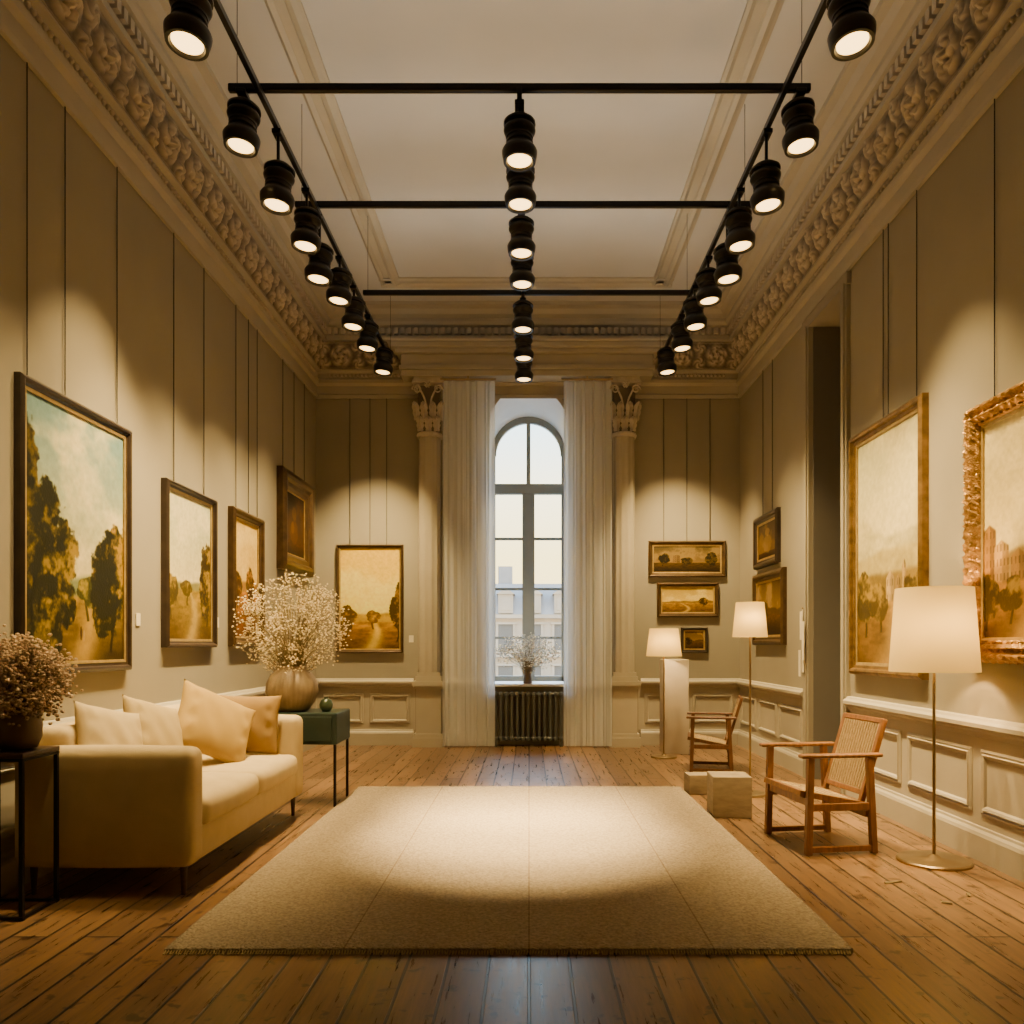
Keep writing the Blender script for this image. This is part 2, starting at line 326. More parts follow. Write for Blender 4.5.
def frieze_mat():
    m=mat('frieze_plaster',(.42,.36,.26),.6,var=.1,vscale=10,bump=.2,bscale=120); nt=m.node_tree; b=nt.nodes['Principled BSDF']
    a=nt.nodes.new('ShaderNodeVertexColor'); a.layer_name='relief_shade'; mx=nt.nodes.new('ShaderNodeMix'); mx.data_type='RGBA'; mx.blend_type='MULTIPLY'; mx.inputs['Factor'].default_value=1
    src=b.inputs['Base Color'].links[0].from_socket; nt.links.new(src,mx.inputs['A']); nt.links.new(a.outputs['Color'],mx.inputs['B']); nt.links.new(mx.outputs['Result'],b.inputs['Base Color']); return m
M_frz=frieze_mat()
def frieze(wall,a0,a1):
    W=.33; ns=int((a1-a0)/.009); nt_=40
    S,T=np.meshgrid(np.linspace(a0,a1,ns),np.linspace(0,1,nt_),indexing='ij')
    h=fr_h(S,T,W); h0=h.copy(); o=.055+(.13-.055)*T; z=4.87+.32*T
    nn=np.array([.32,-.075]); nn/=np.linalg.norm(nn); o=o+h*nn[0]; z=z+h*nn[1]
    if wall=='L': P=np.stack([XL+o,S,z],-1)
    elif wall=='R': P=np.stack([XR-o,S,z],-1)
    else: P=np.stack([S,YB-o,z],-1)
    b=B(); b.v=[tuple(p) for p in P.reshape(-1,3)]
    b.f=[(i*nt_+j,(i+1)*nt_+j,(i+1)*nt_+j+1,i*nt_+j+1) for i in range(ns-1) for j in range(nt_-1)]
    o_=trim(b,M_frz,smooth=180); ca=o_.data.color_attributes.new('relief_shade','FLOAT_COLOR','POINT')
    v=np.clip(.25+h0.reshape(-1)/.036*.85,.25,1.15); arr=np.ones((len(v),4),dtype=np.float32); arr[:,0]=v; arr[:,1]=v*.97; arr[:,2]=v*.92; ca.data.foreach_set('color',arr.ravel())  # crevice shade painted into the colour: hollows dark, raised relief light
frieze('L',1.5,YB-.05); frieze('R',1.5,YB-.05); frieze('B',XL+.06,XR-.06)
def dent(wall,a0,a1):
    b=B(); a=a0
    while a<a1:
        if wall=='L': b.box(XL+.15,XL+.205,a,a+.05,5.27,5.35)
        elif wall=='R': b.box(XR-.205,XR-.15,a,a+.05,5.27,5.35)
        else: b.box(a,a+.05,YB-.205,YB-.15,5.27,5.35)
        a+=.085
    a=a0
    while a<a1:
        c=(XL+.035,a,4.79) if wall=='L' else (XR-.035,a,4.79) if wall=='R' else (a,YB-.035,4.79)
        b.ico(c,.022); a+=.052
    trim(b,M_orn,smooth=50,bevel=0)
dent('L',1.5,YB-.2); dent('R',1.5,YB-.2); dent('B',XL+.2,XR-.2)
def cm(x0,x1,y0,y1,alongy):
    b=B(); wd=(x1-x0) if alongy else (y1-y0)
    R=[(0,0),(0,.02),(.1,.035),(.2,.02),(.24,.012),(.55,.012),(.6,.03),(.75,.04),(.9,.02),(1,.015),(1,0)]
    vs=[]
    for e in (0,1):
        for t,dp in R:
            if alongy: vs.append((x0+t*wd,(y0,y1)[e],ZC-dp))
            else: vs.append(((x0,x1)[e],y0+t*wd,ZC-dp))
    k=len(R); fs=[(i,i+1,k+i+1,k+i) for i in range(k-1)]+[tuple(range(k))[::-1],tuple(range(k,2*k))]
    trim(b.add(vs,fs),smooth=0)
cm(-1.76,-1.52,YF,9.55,True); cm(1.46,1.70,YF,9.55,True); cm(-1.76,1.70,9.35,9.6,False)
b=B()
b.box(-1.62,1.57,YB-.30,YB,4.70,4.78); b.box(-1.64,1.59,YB-.33,YB,4.78,4.83); b.box(-1.62,1.57,YB-.29,YB,4.83,4.98)
b.box(-1.68,1.63,YB-.36,YB,4.98,5.03); b.box(-1.73,1.68,YB-.42,YB,5.03,5.09); b.box(-1.78,1.73,YB-.46,YB,5.09,5.13)
trim(b,smooth=0,bevel=.008)

# ---------------------------------------------------------------- pilasters
def pilaster(cx,k):
    b=B(); y1=YB; y0=YB-.2
    b.box(cx-.2,cx+.2,y0-.06,y1,0,.12); b.box(cx-.185,cx+.185,y0-.045,y1,.12,.17); b.box(cx-.16,cx+.16,y0-.02,y1,.17,.74)
    b.box(cx-.185,cx+.185,y0-.045,y1,.74,.78); b.box(cx-.2,cx+.2,y0-.06,y1,.78,.84); b.box(cx-.165,cx+.165,y0-.03,y1,.84,.90)
    b.box(cx-.15,cx+.15,y0-.015,y1,.90,.95)
    pts=[(cx-.135,y1),(cx-.135,y0+.06)]; nf=5
    for i in range(nf*8+1):
        a=math.pi*(i/(nf*8)); r=1-.10*abs(math.sin(a*nf))**1.4
        pts.append((cx-.135*math.cos(a)*r,y0+.06-.085*math.sin(a)*r))
    pts+=[(cx+.135,y0+.06),(cx+.135,y1)]; n=len(pts)
    vs=[(x,y,z) for z in (.95,4.0) for x,y in pts]; b.add(vs,[(i,i+1,n+i+1,n+i) for i in range(n-1)])
    b.obj('trim_%d'%(90+k),M_trim,smooth=30,kind='structure')
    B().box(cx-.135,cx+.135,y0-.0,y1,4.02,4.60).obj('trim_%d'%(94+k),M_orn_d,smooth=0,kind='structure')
    c=B(); c.lathe([(.10,3.955),(.155,3.96),(.165,3.985),(.155,4.01),(.13,4.02)],24,(cx,y0+.09,0)); c.box(cx-.155,cx+.155,y0+.08,y1,3.96,4.02)
    def leaf(x,z,w_,h_,out,yy,dx=0):
        nu,nv=7,12; vs=[]
        for j in range(nv):
            t=j/(nv-1); ww=w_*(.7+.4*math.sin(t*math.pi))*(1-.55*max(0,t-.7)/.3)*(1+.16*math.sin(t*24))
            cy=out*(t**2.2); cz=h_*t-(h_*.40*max(0,t-.78)/.22)
            for i in range(nu):
                u=i/(nu-1)*2-1
                vs.append((x+u*ww/2+dx*t*t,yy-cy-.026*(1-abs(u)**1.3)+.010*abs(math.sin(u*6)),z+cz-.025*abs(u)*t))
        c.add(vs,[(j*nu+i,j*nu+i+1,(j+1)*nu+i+1,(j+1)*nu+i) for j in range(nv-1) for i in range(nu-1)])
    for x in (-.105,0,.105): leaf(cx+x,4.02,.088,.25,.09,y0-.005)
    for x in (-.15,-.053,.053,.15): leaf(cx+x,4.16,.085,.30,.115,y0-.004,dx=x*.2)
    for s_ in (-1,1):
        pts=[]
        for i in range(30):
            t=i/29*3.2*math.pi; r=.058*(1-i/34); pts.append((cx+s_*(.135+r*math.cos(t)),y0-.10,4.53+r*math.sin(t)))
        c.tube(pts,[.015*(1-i/45) for i in range(30)],6)
        c.tube([(cx+s_*.02,y0-.02,4.34),(cx+s_*.05,y0-.06,4.44),(cx+s_*.12,y0-.09,4.58)],[.011,.014,.013],6)
    for a in range(6): c.ico((cx+.028*math.cos(a*1.047),y0-.10,4.59+.028*math.sin(a*1.047)),.018)
    c.ico((cx,y0-.115,4.59),.02)
    c.box(cx-.20,cx+.20,y0-.09,y1,4.62,4.655); c.box(cx-.185,cx+.185,y0-.07,y1,4.655,4.70)
    c.obj('trim_%d'%(92+k),M_orn,smooth=60,kind='structure')
pilaster(-1.28,0); pilaster(1.22,1)

# ---------------------------------------------------------------- window
b=B(); wy0,wy1=YW-.12,YW-.04
def archband(b,r0,r1,y0,y1,cz=SP,n=28):
    vs=[];fs=[]
    for i in range(n+1):
        t=math.pi*i/n
        for r,y in ((r0,y0),(r1,y0),(r1,y1),(r0,y1)): vs.append((CX-r*math.cos(t),y,cz+r*math.sin(t)))
    for i in range(n):
        for k in range(4): fs.append((i*4+k,i*4+(k+1)%4,i*4+4+(k+1)%4,i*4+4+k))
    b.add(vs,fs)
b.box(CX-HW,CX-HW+.05,wy0,wy1,SILL,SP); b.box(CX+HW-.05,CX+HW,wy0,wy1,SILL,SP); archband(b,HW-.06,HW+.03,wy0,wy1)
b.box(CX-HW,CX+HW,wy0,wy1,SILL,SILL+.08)
b.box(CX-HW,CX+HW,wy0-.02,wy1,3.40,3.54)
b.box(CX-.028,CX+.028,wy0,wy1,3.54,SP+HW-.04)
b.box(CX-.085,CX+.085,wy0-.01,wy1,SILL,3.40)
for z in (2.78,2.08,1.40): b.box(CX-HW,CX+HW,wy0+.02,wy1-.01,z-.018,z+.018)
wn=b.obj('window_1',M_wfr,smooth=30,kind='structure',bevel=.004)
g=B(); yg=YW-.07; g.add([(CX-HW+.03,yg,SILL+.03)]+[(CX-(HW-.03)*math.cos(math.pi*i/20),yg,SP+(HW-.03)*math.sin(math.pi*i/20)) for i in range(21)]+[(CX+HW-.03,yg,SILL+.03)],[tuple(range(23))])
g.obj('glass',M_glass,parent=wn,smooth=0)
b=B(); b.box(CX-.56,CX+.56,YB-.12,YB,.765,.80); b.box(CX-HW,CX+HW,YB,wy0,.762,.798); trim(b,M_white,smooth=0,bevel=.006)
b=B(); archband(b,HW,HW+.05,YB-.025,YB,SPF); b.box(CX-HW-.05,CX-HW,YB-.025,YB,SILL,SPF); b.box(CX+HW,CX+HW+.05,YB-.025,YB,SILL,SPF); trim(b,smooth=30)

def curtain(x0,x1,seed,lbl):
    rd=random.Random(seed); nu,nv=150,60; e=empty('curtain',((x0+x1)/2,10.12,0.0),lbl,'curtain',group='sheer window curtains'); cx=(x0+x1)/2
    ph=[rd.uniform(0,6.28) for _ in range(6)]; vs=[]
    for j in range(nv):
        t=j/(nv-1); z=.02+t*4.62
        for i in range(nu):
            u=i/(nu-1); s=u*2*math.pi
            y=.018*math.sin(s*3.5+ph[0]+1.3*math.sin(s*.9+ph[3])+.8*math.sin(t*1.8+ph[1]))*(.6+.4*math.sin(t*2.5+ph[2]+s))+.008*math.sin(s*8+ph[3]+2*math.sin(s+ph[5])+t*1.2)+.004*math.sin(s*15+ph[4]+1.5*math.sin(s*2)+t)
            x=x0+(x1-x0)*u+.010*math.sin(s*5+1+t); vs.append((x-cx,y*.9,z))
    B().add(vs,[(j*nu+i,j*nu+i+1,(j+1)*nu+i+1,(j+1)*nu+i) for j in range(nv-1) for i in range(nu-1)]).obj('fabric',M_curt,parent=e,smooth=180)
    r=B(); r.tube([(x0-cx-.02,0,4.66),(x1-cx+.02,0,4.66)],.012,12); r.box(-.01,.01,-.01,.01,4.66,4.70); r.obj('curtain_rod',M_brass,parent=e)
curtain(-1.10,-.44,3,'sheer off-white floor-length curtain gathered beside the arched window')
curtain(.43,1.04,8,'sheer off-white floor-length curtain gathered beside the arched window')

e=empty('radiator',(CX,10.27,0),'dark cast-iron column radiator under the arched window','radiator')
b=B(); 
for i in range(13):
    x=-.42+i*.07
    for yy in (-.045,.045): b.tube([(x,yy,.09),(x,yy,.66)],.019,10)
    b.soft((x,0,.67),(.026,.075,.03),.022,n=3); b.soft((x,0,.10),(.026,.075,.03),.022,n=3)
b.tube([(-.43,0,.10),(.43,0,.10)],.02,10); b.tube([(-.43,0,.67),(.43,0,.67)],.02,10); b.obj('sections',M_rad,parent=e)
for x in (-.42,.42): B().box(x-.02,x+.02,-.06,.06,0,.09).obj('foot',M_rad,parent=e,smooth=0)
b=B(); b.tube([(.43,0,.1),(.47,0,.1)],.012); b.tube([(.455,0,0),(.455,0,.14)],.01); b.lathe([(.02,.14),(.024,.15),(.02,.19),(.008,.2)],12,(.455,0,0)); b.obj('valve',M_brass,parent=e)

# ---------------------------------------------------------------- outside building
e=empty('apartment_building',(0,60,-9),'pale stone apartment building with slate mansard roof across the street','building')
b=B(); b.box(-14,14,0,8,0,12.6)
for z in (3.0,6.3,9.4,12.3): b.box(-14.1,14.1,-.35,0,z,z+.25)
for i in range(-3,4):
    for z in (.4,3.7,6.8,9.9):
        x=i*2.1+.35; b.box(x-.72,x-.55,-.12,0,z-.1,z+2.0); b.box(x+.55,x+.72,-.12,0,z-.1,z+2.0); b.box(x-.8,x+.8,-.2,0,z+1.95,z+2.1); b.box(x-.8,x+.8,-.2,0,z-.2,z)
        gl=B(); gl.box(x-.55,x+.55,-.03,0.02,z,z+1.95); gl.box(x-.03,x+.03,-.06,-.03,z,z+1.95); gl.obj('building_window',M_dglass,parent=e,smooth=0)
b.obj('facade',M_facade,parent=e,smooth=0)
b=B(); b.add([(-14,0,12.6),(14,0,12.6),(14,1.4,15.0),(-14,1.4,15.0),(-14,8,12.6),(14,8,12.6),(14,6,15.3),(-14,6,15.3)],[(0,1,2,3),(3,2,6,7),(7,6,5,4),(1,5,6,2),(0,3,7,4)])
for x in (-8,-2.4,4.4,9): b.box(x,x+1.1,2,3.2,14,16.4)
b.obj('roof',M_roof,parent=e,smooth=0)
for i in range(-3,4):
    x=i*2.1+.35; q=B(); q.box(x-.55,x+.55,-.1,1.2,12.7,14.1); q.add([(x-.7,-.2,14.1),(x+.7,-.2,14.1),(x,-.2,14.6),(x-.7,1.4,14.1),(x+.7,1.4,14.1),(x,1.4,14.6)],[(0,1,2),(0,2,5,3),(1,4,5,2),(3,5,4)]); q.box(x-.38,x+.38,-.14,-.1,12.9,13.9)
    q.obj('dormer',M_facade,parent=e,smooth=0)
ms=mat('street_stone',(.42,.40,.37),.9); B().box(-60,60,11.4,120,-9.3,-9).obj('street',ms,smooth=0,label='grey paved street outside the window',cat='street',kind='stuff')

# ---------------------------------------------------------------- paintings
def vn(x,y,seed):
    r=np.random.RandomState(seed).rand(257,257); xi=np.floor(x).astype(int); yi=np.floor(y).astype(int); fx=x-xi; fy=y-yi
    fx=fx*fx*(3-2*fx); fy=fy*fy*(3-2*fy); xi%=256; yi%=256
    return (r[xi,yi]*(1-fx)+r[xi+1,yi]*fx)*(1-fy)+(r[xi,yi+1]*(1-fx)+r[xi+1,yi+1]*fx)*fy
def fbm(x,y,seed,o=5):
    s=0;a=.5;t=0
    for i in range(o): s=s+a*vn(x*2**i+13.7*i,y*2**i+5.1*i,seed+i); t+=a; a*=.55
    return s/t
def sm(a,b,x): t=np.clip((x-a)/(b-a),0,1); return t*t*(3-2*t)
def mixc(A,Bc,m): return A*(1-m[...,None])+np.asarray(Bc)*m[...,None]
def cc(*c): return np.array(c)/255.
def landscape(w,h,S,seed):
    nx=max(60,int(w*190)); ny=max(50,int(h*190))
    U,V=np.meshgrid(np.linspace(0,1,nx),np.linspace(0,1,ny),indexing='xy'); asp=w/h; X=U*asp
    hor=S.get('hor',.35); one=np.ones(U.shape+(3,))
    t=np.clip((V-hor)/(1-hor),0,1); img=mixc(one*cc(*S['sky0']),cc(*S['sky1']),t**.8)
    c=sm(.44,.66,fbm(X*2.6,V*3.4,seed)); img=mixc(img,cc(*S['cloud']),c*S.get('ca',.7))
    for k,(hh,amp,col) in enumerate(S.get('hills',[])):
        rg=hh+amp*(fbm(X*2.2+k*9,X*0+k,seed+20+k)-.5)*2; m=sm(0,.03,rg-V); n_=fbm(X*9,V*14,seed+31+k)
        img=img*(1-m[...,None])+((cc(*col))*(.8+.4*n_[...,None]))*m[...,None]
    g=sm(0,.02,hor+.02*(fbm(X*4,X*0,seed+40)-.5)-V); dpt=np.clip((hor-V)/max(hor,.01),0,1)
    gc=mixc(one*cc(*S['g0']),cc(*S['g1']),dpt); n_=fbm(X*8,V*26,seed+50); n2=fbm(X*30,V*60,seed+51)
    gc=gc*(.45+.75*n_[...,None]+.35*n2[...,None]); img=img*(1-g[...,None])+gc*g[...,None]
    if 'path' in S:
        px,pw=S['path']; cxp=px*asp+.12*np.sin(V*9)*asp; m=np.exp(-((X-cxp)/(pw*(.2+dpt)))**2)*g*(V<hor)*S.get('pa',.7); img=mixc(img,cc(*S['pc']),m)
    for (x0,x1,v0,v1,col) in S.get('bld',[]):
        rf=v1+.03*np.maximum(0,1-np.abs((U-(x0+x1)/2)/((x1-x0)/2)))
        m=sm(x0-.006,x0+.006,U)*sm(x1+.006,x1-.006,U)*sm(v0-.01,v0+.01,V)*sm(rf+.006,rf-.006,V)
        wn_=((np.mod(U*60,2.2)<.8)&(np.mod(V*45,3)<1.4)).astype(float); nb=fbm(X*14,V*14,seed+81)
        sh=np.where(U<x0+(x1-x0)*.55,1.0,.78)
        img=img*(1-.9*m[...,None])+cc(*col)*(sh*(.75+.4*nb))[...,None]*.9*m[...,None]; img=img*(1-(.28*m*wn_)[...,None])
    for (tx,b0,th,tw,dk,lt) in S.get('trees',[]):
        rt=np.random.RandomState(int(tx*100)+seed); m=np.zeros_like(U); n_=fbm(X*9,V*9,seed+60+int(tx*50)); n5=fbm(X*34,V*34,seed+63,3)
        for q in range(14):
            a=rt.uniform(0,6.28); rr_=rt.uniform(.0,.8); cx_=tx*asp+math.cos(a)*rr_*tw*asp*.75; cv_=b0+th*(.50+.42*math.sin(a)*rr_)
            e_=((X-cx_)/(tw*asp*.60))**2+((V-cv_)/(th*.26))**2+(n_-.5)*1.3+(n5-.5)*1.1
            m=np.maximum(m,sm(1.15,.85,e_))
        n3=fbm(X*13,V*13,seed+70); n4=fbm(X*46,V*46,seed+77,3); prof=np.clip((V-b0)/th,0,1)
        li=np.clip((n3-.45)*3.2+(n4-.5)*1.8+.25*(X-tx*asp)/(tw*asp)+.3*(prof-.5),0,1)
        col=mixc(one*cc(*dk),cc(*lt),li); img=img*(1-m[...,None])+col*m[...,None]
        tr=sm(.012,.006,np.abs(X-tx*asp+.01*np.sin(V*30)))*(V>b0-.06)*(V<b0+th*.35)*(1-m); img=mixc(img,cc(*dk)*.6,tr*.8)
    for (x,v,sx,sv,col,al) in S.get('blobs',[]):
        e_=((U-x)/sx)**2+((V-v)/sv)**2+(fbm(X*12,V*12,seed+90)-.5)*.8; img=mixc(img,cc(*col),sm(1.1,.7,e_)*al)
    br=fbm(X*50,V*50,seed+99,3); img=img*(.92+.16*br[...,None])
    img=np.clip(img,0,1)**2.2; lum=img.mean(-1,keepdims=True); img=np.clip(lum+(img-lum)*1.15,0,1)
    return nx,ny,img*.72
def painting(loc,rz,w,h,S,seed,lbl,fw=.07,fd=.05,fm=M_dframe,slip=True,ornate=False,wires=(-.35,.35),wtop=4.5):
    """local frame: wall at y=0, picture faces -y, centre at origin"""
    e=empty('framed_painting',loc,lbl,'painting',rz)
    N=[max(2,int(w/ .015)),max(2,int(h/.015))] if ornate else [1,1]
    if ornate:
        R=[(0,0),(-.005,.03),(.01,.055),(.03,.075),(.05,.065),(.07,.05),(.085,.06),(.1,.075),(.115,.06),(.13,.045),(.145,.05),(.16,.02),(.16,0)]
        R=[(o*fw/.16,dp) for o,dp in R]
    else:
        R=[(0,0),(0,fd*.7),(fw*.1,fd*.85),(fw*.3,fd),(fw*.5,fd*.9),(fw*.62,fd*.62),(fw*.85,fd*.55),(fw,fd*.3),(fw,0)]
    def per(o):
        a,b_=w/2-o,h/2-o; cs=[(-a,-b_),(a,-b_),(a,b_),(-a,b_)]; out=[]
        for i in range(4):
            p,q=cs[i],cs[(i+1)%4]; n=N[i%2]
            for k in range(n): out.append((p[0]+(q[0]-p[0])*k/n,p[1]+(q[1]-p[1])*k/n,i,k))
        return out
    vs=[];n=len(per(0)); rr=random.Random(4)
    for ri,(o,dp) in enumerate(R):
        for (x,z,i,k) in per(o):
            if ornate and 0<ri<len(R)-2:
                L=(w,h)[i%2]; s0=k*L/N[i%2]; cnt=round(L/.075); ph=s0/L*cnt*math.pi; s=abs(math.sin(ph))
                if ri<5:
                    oo=.016*(s**.8)-.010; nx_={0:(0,-1),1:(1,0),2:(0,1),3:(-1,0)}[i]; x+=nx_[0]*oo; z+=nx_[1]*oo
                dp2=dp+.012*s*math.cos(ri*1.6)+.008*math.cos(ph*6+ri*2.1)+rr.uniform(-.003,.003)
            else: dp2=dp
            vs.append((x,-dp2,z))
    fs=[(i*n+k,i*n+(k+1)%n,(i+1)*n+(k+1)%n,(i+1)*n+k) for i in range(len(R)-1) for k in range(n)]
    fs.append(tuple(range(n)))
    B().add(vs,fs).obj('picture_frame',fm,parent=e,smooth=60 if ornate else 25)
    if slip:
        o0,o1=fw*.92,fw+.014; rs=[(o0,.012),(o0,.028),(o1,.024),(o1,.012)]; vs=[]
        for o,dp in rs:
            for sx_,sz_ in ((-1,-1),(1,-1),(1,1),(-1,1)): vs.append((sx_*(w/2-o),-dp,sz_*(h/2-o)))
        B().add(vs,[(i*4+k,i*4+(k+1)%4,i*4+4+(k+1)%4,i*4+4+k) for i in range(3) for k in range(4)]).obj('slip_moulding',M_slip,parent=e,smooth=0)
    cw,ch=w-2*fw,h-2*fw; nx,ny,img=landscape(cw,ch,S,seed)
    X,Z=np.meshgrid(np.linspace(-cw/2,cw/2,nx),np.linspace(-ch/2,ch/2,ny),indexing='xy')
    me=D.meshes.new('canvas'); V=np.stack([X,np.full_like(X,-.015),Z],-1).reshape(-1,3)
    I=np.arange(nx*ny).reshape(ny,nx); F=np.stack([I[:-1,:-1],I[:-1,1:],I[1:,1:],I[1:,:-1]],-1).reshape(-1,4)
    me.from_pydata(V.tolist(),[],F.tolist()); ca=me.color_attributes.new('paint','FLOAT_COLOR','POINT')
    rgba=np.ones((nx*ny,4),dtype=np.float32); rgba[:,:3]=img.reshape(-1,3); ca.data.foreach_set('color',rgba.ravel())
    me.materials.append(M_oil); o=D.objects.new('canvas',me); COL.objects.link(o); o.parent=e
    for x in wires:
        B().tube([(x*w,-.012,h/2-.02),(x*w,-.012,wtop-loc[2])],.0038,6).obj('hanging_wire',M_black,parent=e)
    return e
R90=math.pi/2
def PL(y0,y1,z0,z1,*a,**k): return painting((XL,(y0+y1)/2,(z0+z1)/2),R90,y1-y0,z1-z0,*a,**k)
def PR(y0,y1,z0,z1,*a,**k): return painting((XR,(y0+y1)/2,(z0+z1)/2),-R90,y1-y0,z1-z0,*a,**k)
def PB(x0,x1,z0,z1,*a,**k): return painting(((x0+x1)/2,YB,(z0+z1)/2),0,x1-x0,z1-z0,*a,**k)
dkg=(34,34,12); ltg=(150,124,42)
S1=dict(hor=.28,sky0=(240,218,155),sky1=(122,152,156),cloud=(246,230,180),ca=.85,hills=[(.36,.05,(128,136,102))],g0=(168,136,54),g1=(48,38,14),trees=[(.58,.23,.13,.12,(64,64,26),(160,140,58)),(.86,.10,.46,.24,dkg,(166,132,46)),(.0,.0,.86,.16,(26,26,10),(104,88,32)),(.20,.04,.62,.26,dkg,ltg)],path=(.50,.10),pc=(210,172,90),blobs=[(.52,.12,.012,.03,(60,40,30),.9),(.55,.11,.01,.025,(180,150,100),.9)])
S2=dict(hor=.36,sky0=(244,226,170),sky1=(186,192,164),cloud=(248,234,188),hills=[(.42,.05,(148,144,92))],g0=(164,136,54),g1=(84,64,20),trees=[(.90,.16,.50,.18,(56,46,14),(166,134,46)),(.08,.2,.26,.16,(74,62,20),(166,138,54)),(.45,.3,.12,.14,(84,70,26),(166,138,54))],path=(.5,.09),pc=(208,180,108))
S3=dict(hor=.40,sky0=(238,202,112),sky1=(200,166,90),cloud=(242,216,138),hills=[(.48,.06,(160,122,54))],g0=(174,120,44),g1=(82,50,16),trees=[(.2,.3,.25,.14,(68,48,14),(184,134,44)),(.7,.28,.32,.16,(68,48,14),(176,126,38))])
S4=dict(hor=.25,sky0=(70,44,18),sky1=(35,23,12),cloud=(95,62,25),g0=(80,50,18),g1=(25,15,8),blobs=[(.5,.38,.2,.2,(108,70,26),.65),(.5,.68,.10,.12,(126,92,46),.55),(.42,.45,.08,.1,(160,115,48),.5)])
S5=dict(hor=.28,sky0=(255,228,112),sky1=(230,192,82),cloud=(255,238,150),ca=.6,hills=[(.38,.05,(184,150,60))],g0=(184,138,42),g1=(78,56,17),trees=[(.96,.14,.5,.12,(72,56,16),(172,130,40)),(.10,.18,.26,.16,(88,68,20),(190,148,50)),(.55,.26,.12,.12,(110,84,26),(190,148,50))],path=(.5,.08),pc=(250,216,108))
S6=dict(hor=.30,sky0=(246,224,156),sky1=(206,202,160),cloud=(250,234,176),ca=.5,hills=[(.62,.12,(208,196,144)),(.50,.08,(182,166,108)),(.38,.05,(130,108,54))],g0=(148,114,50),g1=(90,66,26),trees=[(.15,.18,.22,.16,(70,58,22),(158,130,54)),(.4,.20,.15,.14,(80,64,24),(160,132,58)),(.9,.16,.24,.14,(70,56,20),(154,126,48))],bld=[(.50,.62,.27,.37,(218,184,124)),(.64,.72,.26,.35,(176,144,90)),(.74,.80,.27,.41,(202,168,106))],path=(.55,.14),pc=(196,162,98))
S7=dict(hor=.28,sky0=(244,216,144),sky1=(194,182,132),cloud=(250,230,168),hills=[(.42,.06,(166,140,84))],g0=(162,120,52),g1=(82,58,22),bld=[(.0,.14,.24,.50,(146,106,54)),(.12,.27,.26,.42,(200,158,92)),(.29,.44,.26,.37,(166,126,68)),(.46,.62,.26,.34,(136,100,54))],trees=[(.80,.12,.44,.20,(66,50,16),(164,128,46)),(.30,.13,.15,.12,(68,52,20),(152,122,48)),(.05,.1,.18,.12,(62,48,18),(142,110,44))],path=(.4,.1),pc=(210,170,100))
S8=dict(hor=.2,sky0=(108,82,45),sky1=(58,44,22),cloud=(138,108,60),g0=(68,46,20),g1=(29,19,10),blobs=[(.5,.4,.25,.25,(156,126,78),.7),(.5,.72,.12,.12,(168,136,92),.7)])
S9=dict(hor=.4,sky0=(152,120,64),sky1=(90,70,38),cloud=(182,148,90),g0=(94,68,28),g1=(40,28,12),hills=[(.5,.08,(90,68,33))],trees=[(.25,.25,.4,.2,(35,26,10),(106,82,33))])
S10=dict(hor=.38,sky0=(130,104,60),sky1=(80,68,42),cloud=(156,130,80),g0=(80,60,25),g1=(29,22,10),trees=[(.15,.3,.4,.1,(29,24,10),(88,72,30)),(.5,.32,.25,.08,(33,26,11),(95,76,32)),(.85,.28,.45,.1,(29,24,10),(88,72,30))],bld=[(.3,.4,.36,.62,(130,104,66))])
S11=dict(hor=.40,sky0=(232,200,104),sky1=(182,154,80),cloud=(244,220,138),g0=(172,132,48),g1=(74,52,17),hills=[(.48,.08,(132,104,44))],trees=[(.8,.3,.35,.08,(56,42,14),(146,112,42))],path=(.4,.1),pc=(232,200,112))
PL(4.30,5.50,1.13,2.77,S1,1,'large dark-framed landscape with trees and cloudy sky on wall',fw=.06,fd=.05,wires=(-.42,-.12,.38))
PL(6.02,6.98,1.28,2.56,S2,11,'dark-framed meadow landscape with pale sky on wall',fw=.055,fd=.06,wires=(-.3,.3))
PL(7.36,8.20,1.29,2.58,S3,22,'brown-framed golden landscape hung behind the dried flowers',fw=.08,fd=.07,fm=M_bronze,wires=(-.3,.1,.4))
PL(8.78,10.0,2.14,3.27,S4,33,'dark old still life in a thick gilt-brown frame',fw=.20,fd=.10,fm=M_bronze,wires=(-.35,0,.35))
PB(-2.50,-1.63,1.20,2.60,S5,44,'glowing yellow landscape in thin gilt frame on end wall',fw=.04,fd=.05,fm=M_bronze,wires=(-.3,0,.25))
PR(5.48,6.72,1.06,3.03,S6,55,'tall hazy mountain village landscape in wide gilt-wood frame',fw=.085,fd=.065,fm=M_gold,wires=(-.05,.02,.38))
PR(3.72,4.93,1.20,2.74,S7,66,'townscape painting in ornately carved red-gold frame',fw=.13,fm=M_redgold,ornate=True,wires=(-.3,.3))
PR(8.70,9.60,2.20,2.80,S8,77,'small dark portrait-format picture in brown frame',fw=.09,fd=.06,wires=(-.2,.2))
PR(8.50,9.64,1.30,2.13,S9,88,'dark brown landscape in dark frame behind floor lamp',fw=.10,fd=.06,fm=M_bronze,wires=())
PB(1.55,2.55,2.18,2.65,S10,99,'wide dark landscape in bronze frame above another picture',fw=.055,fd=.05,fm=M_bronze,wires=(-.3,0,.3))
PB(1.66,2.46,1.66,2.11,S11,110,'small golden landscape in gilt frame hung in a stack',fw=.055,fd=.05,fm=M_bronze,wires=())
PB(1.97,2.32,1.20,1.53,S9,121,'tiny dark framed picture low on the end wall',fw=.04,fd=.04,wires=())
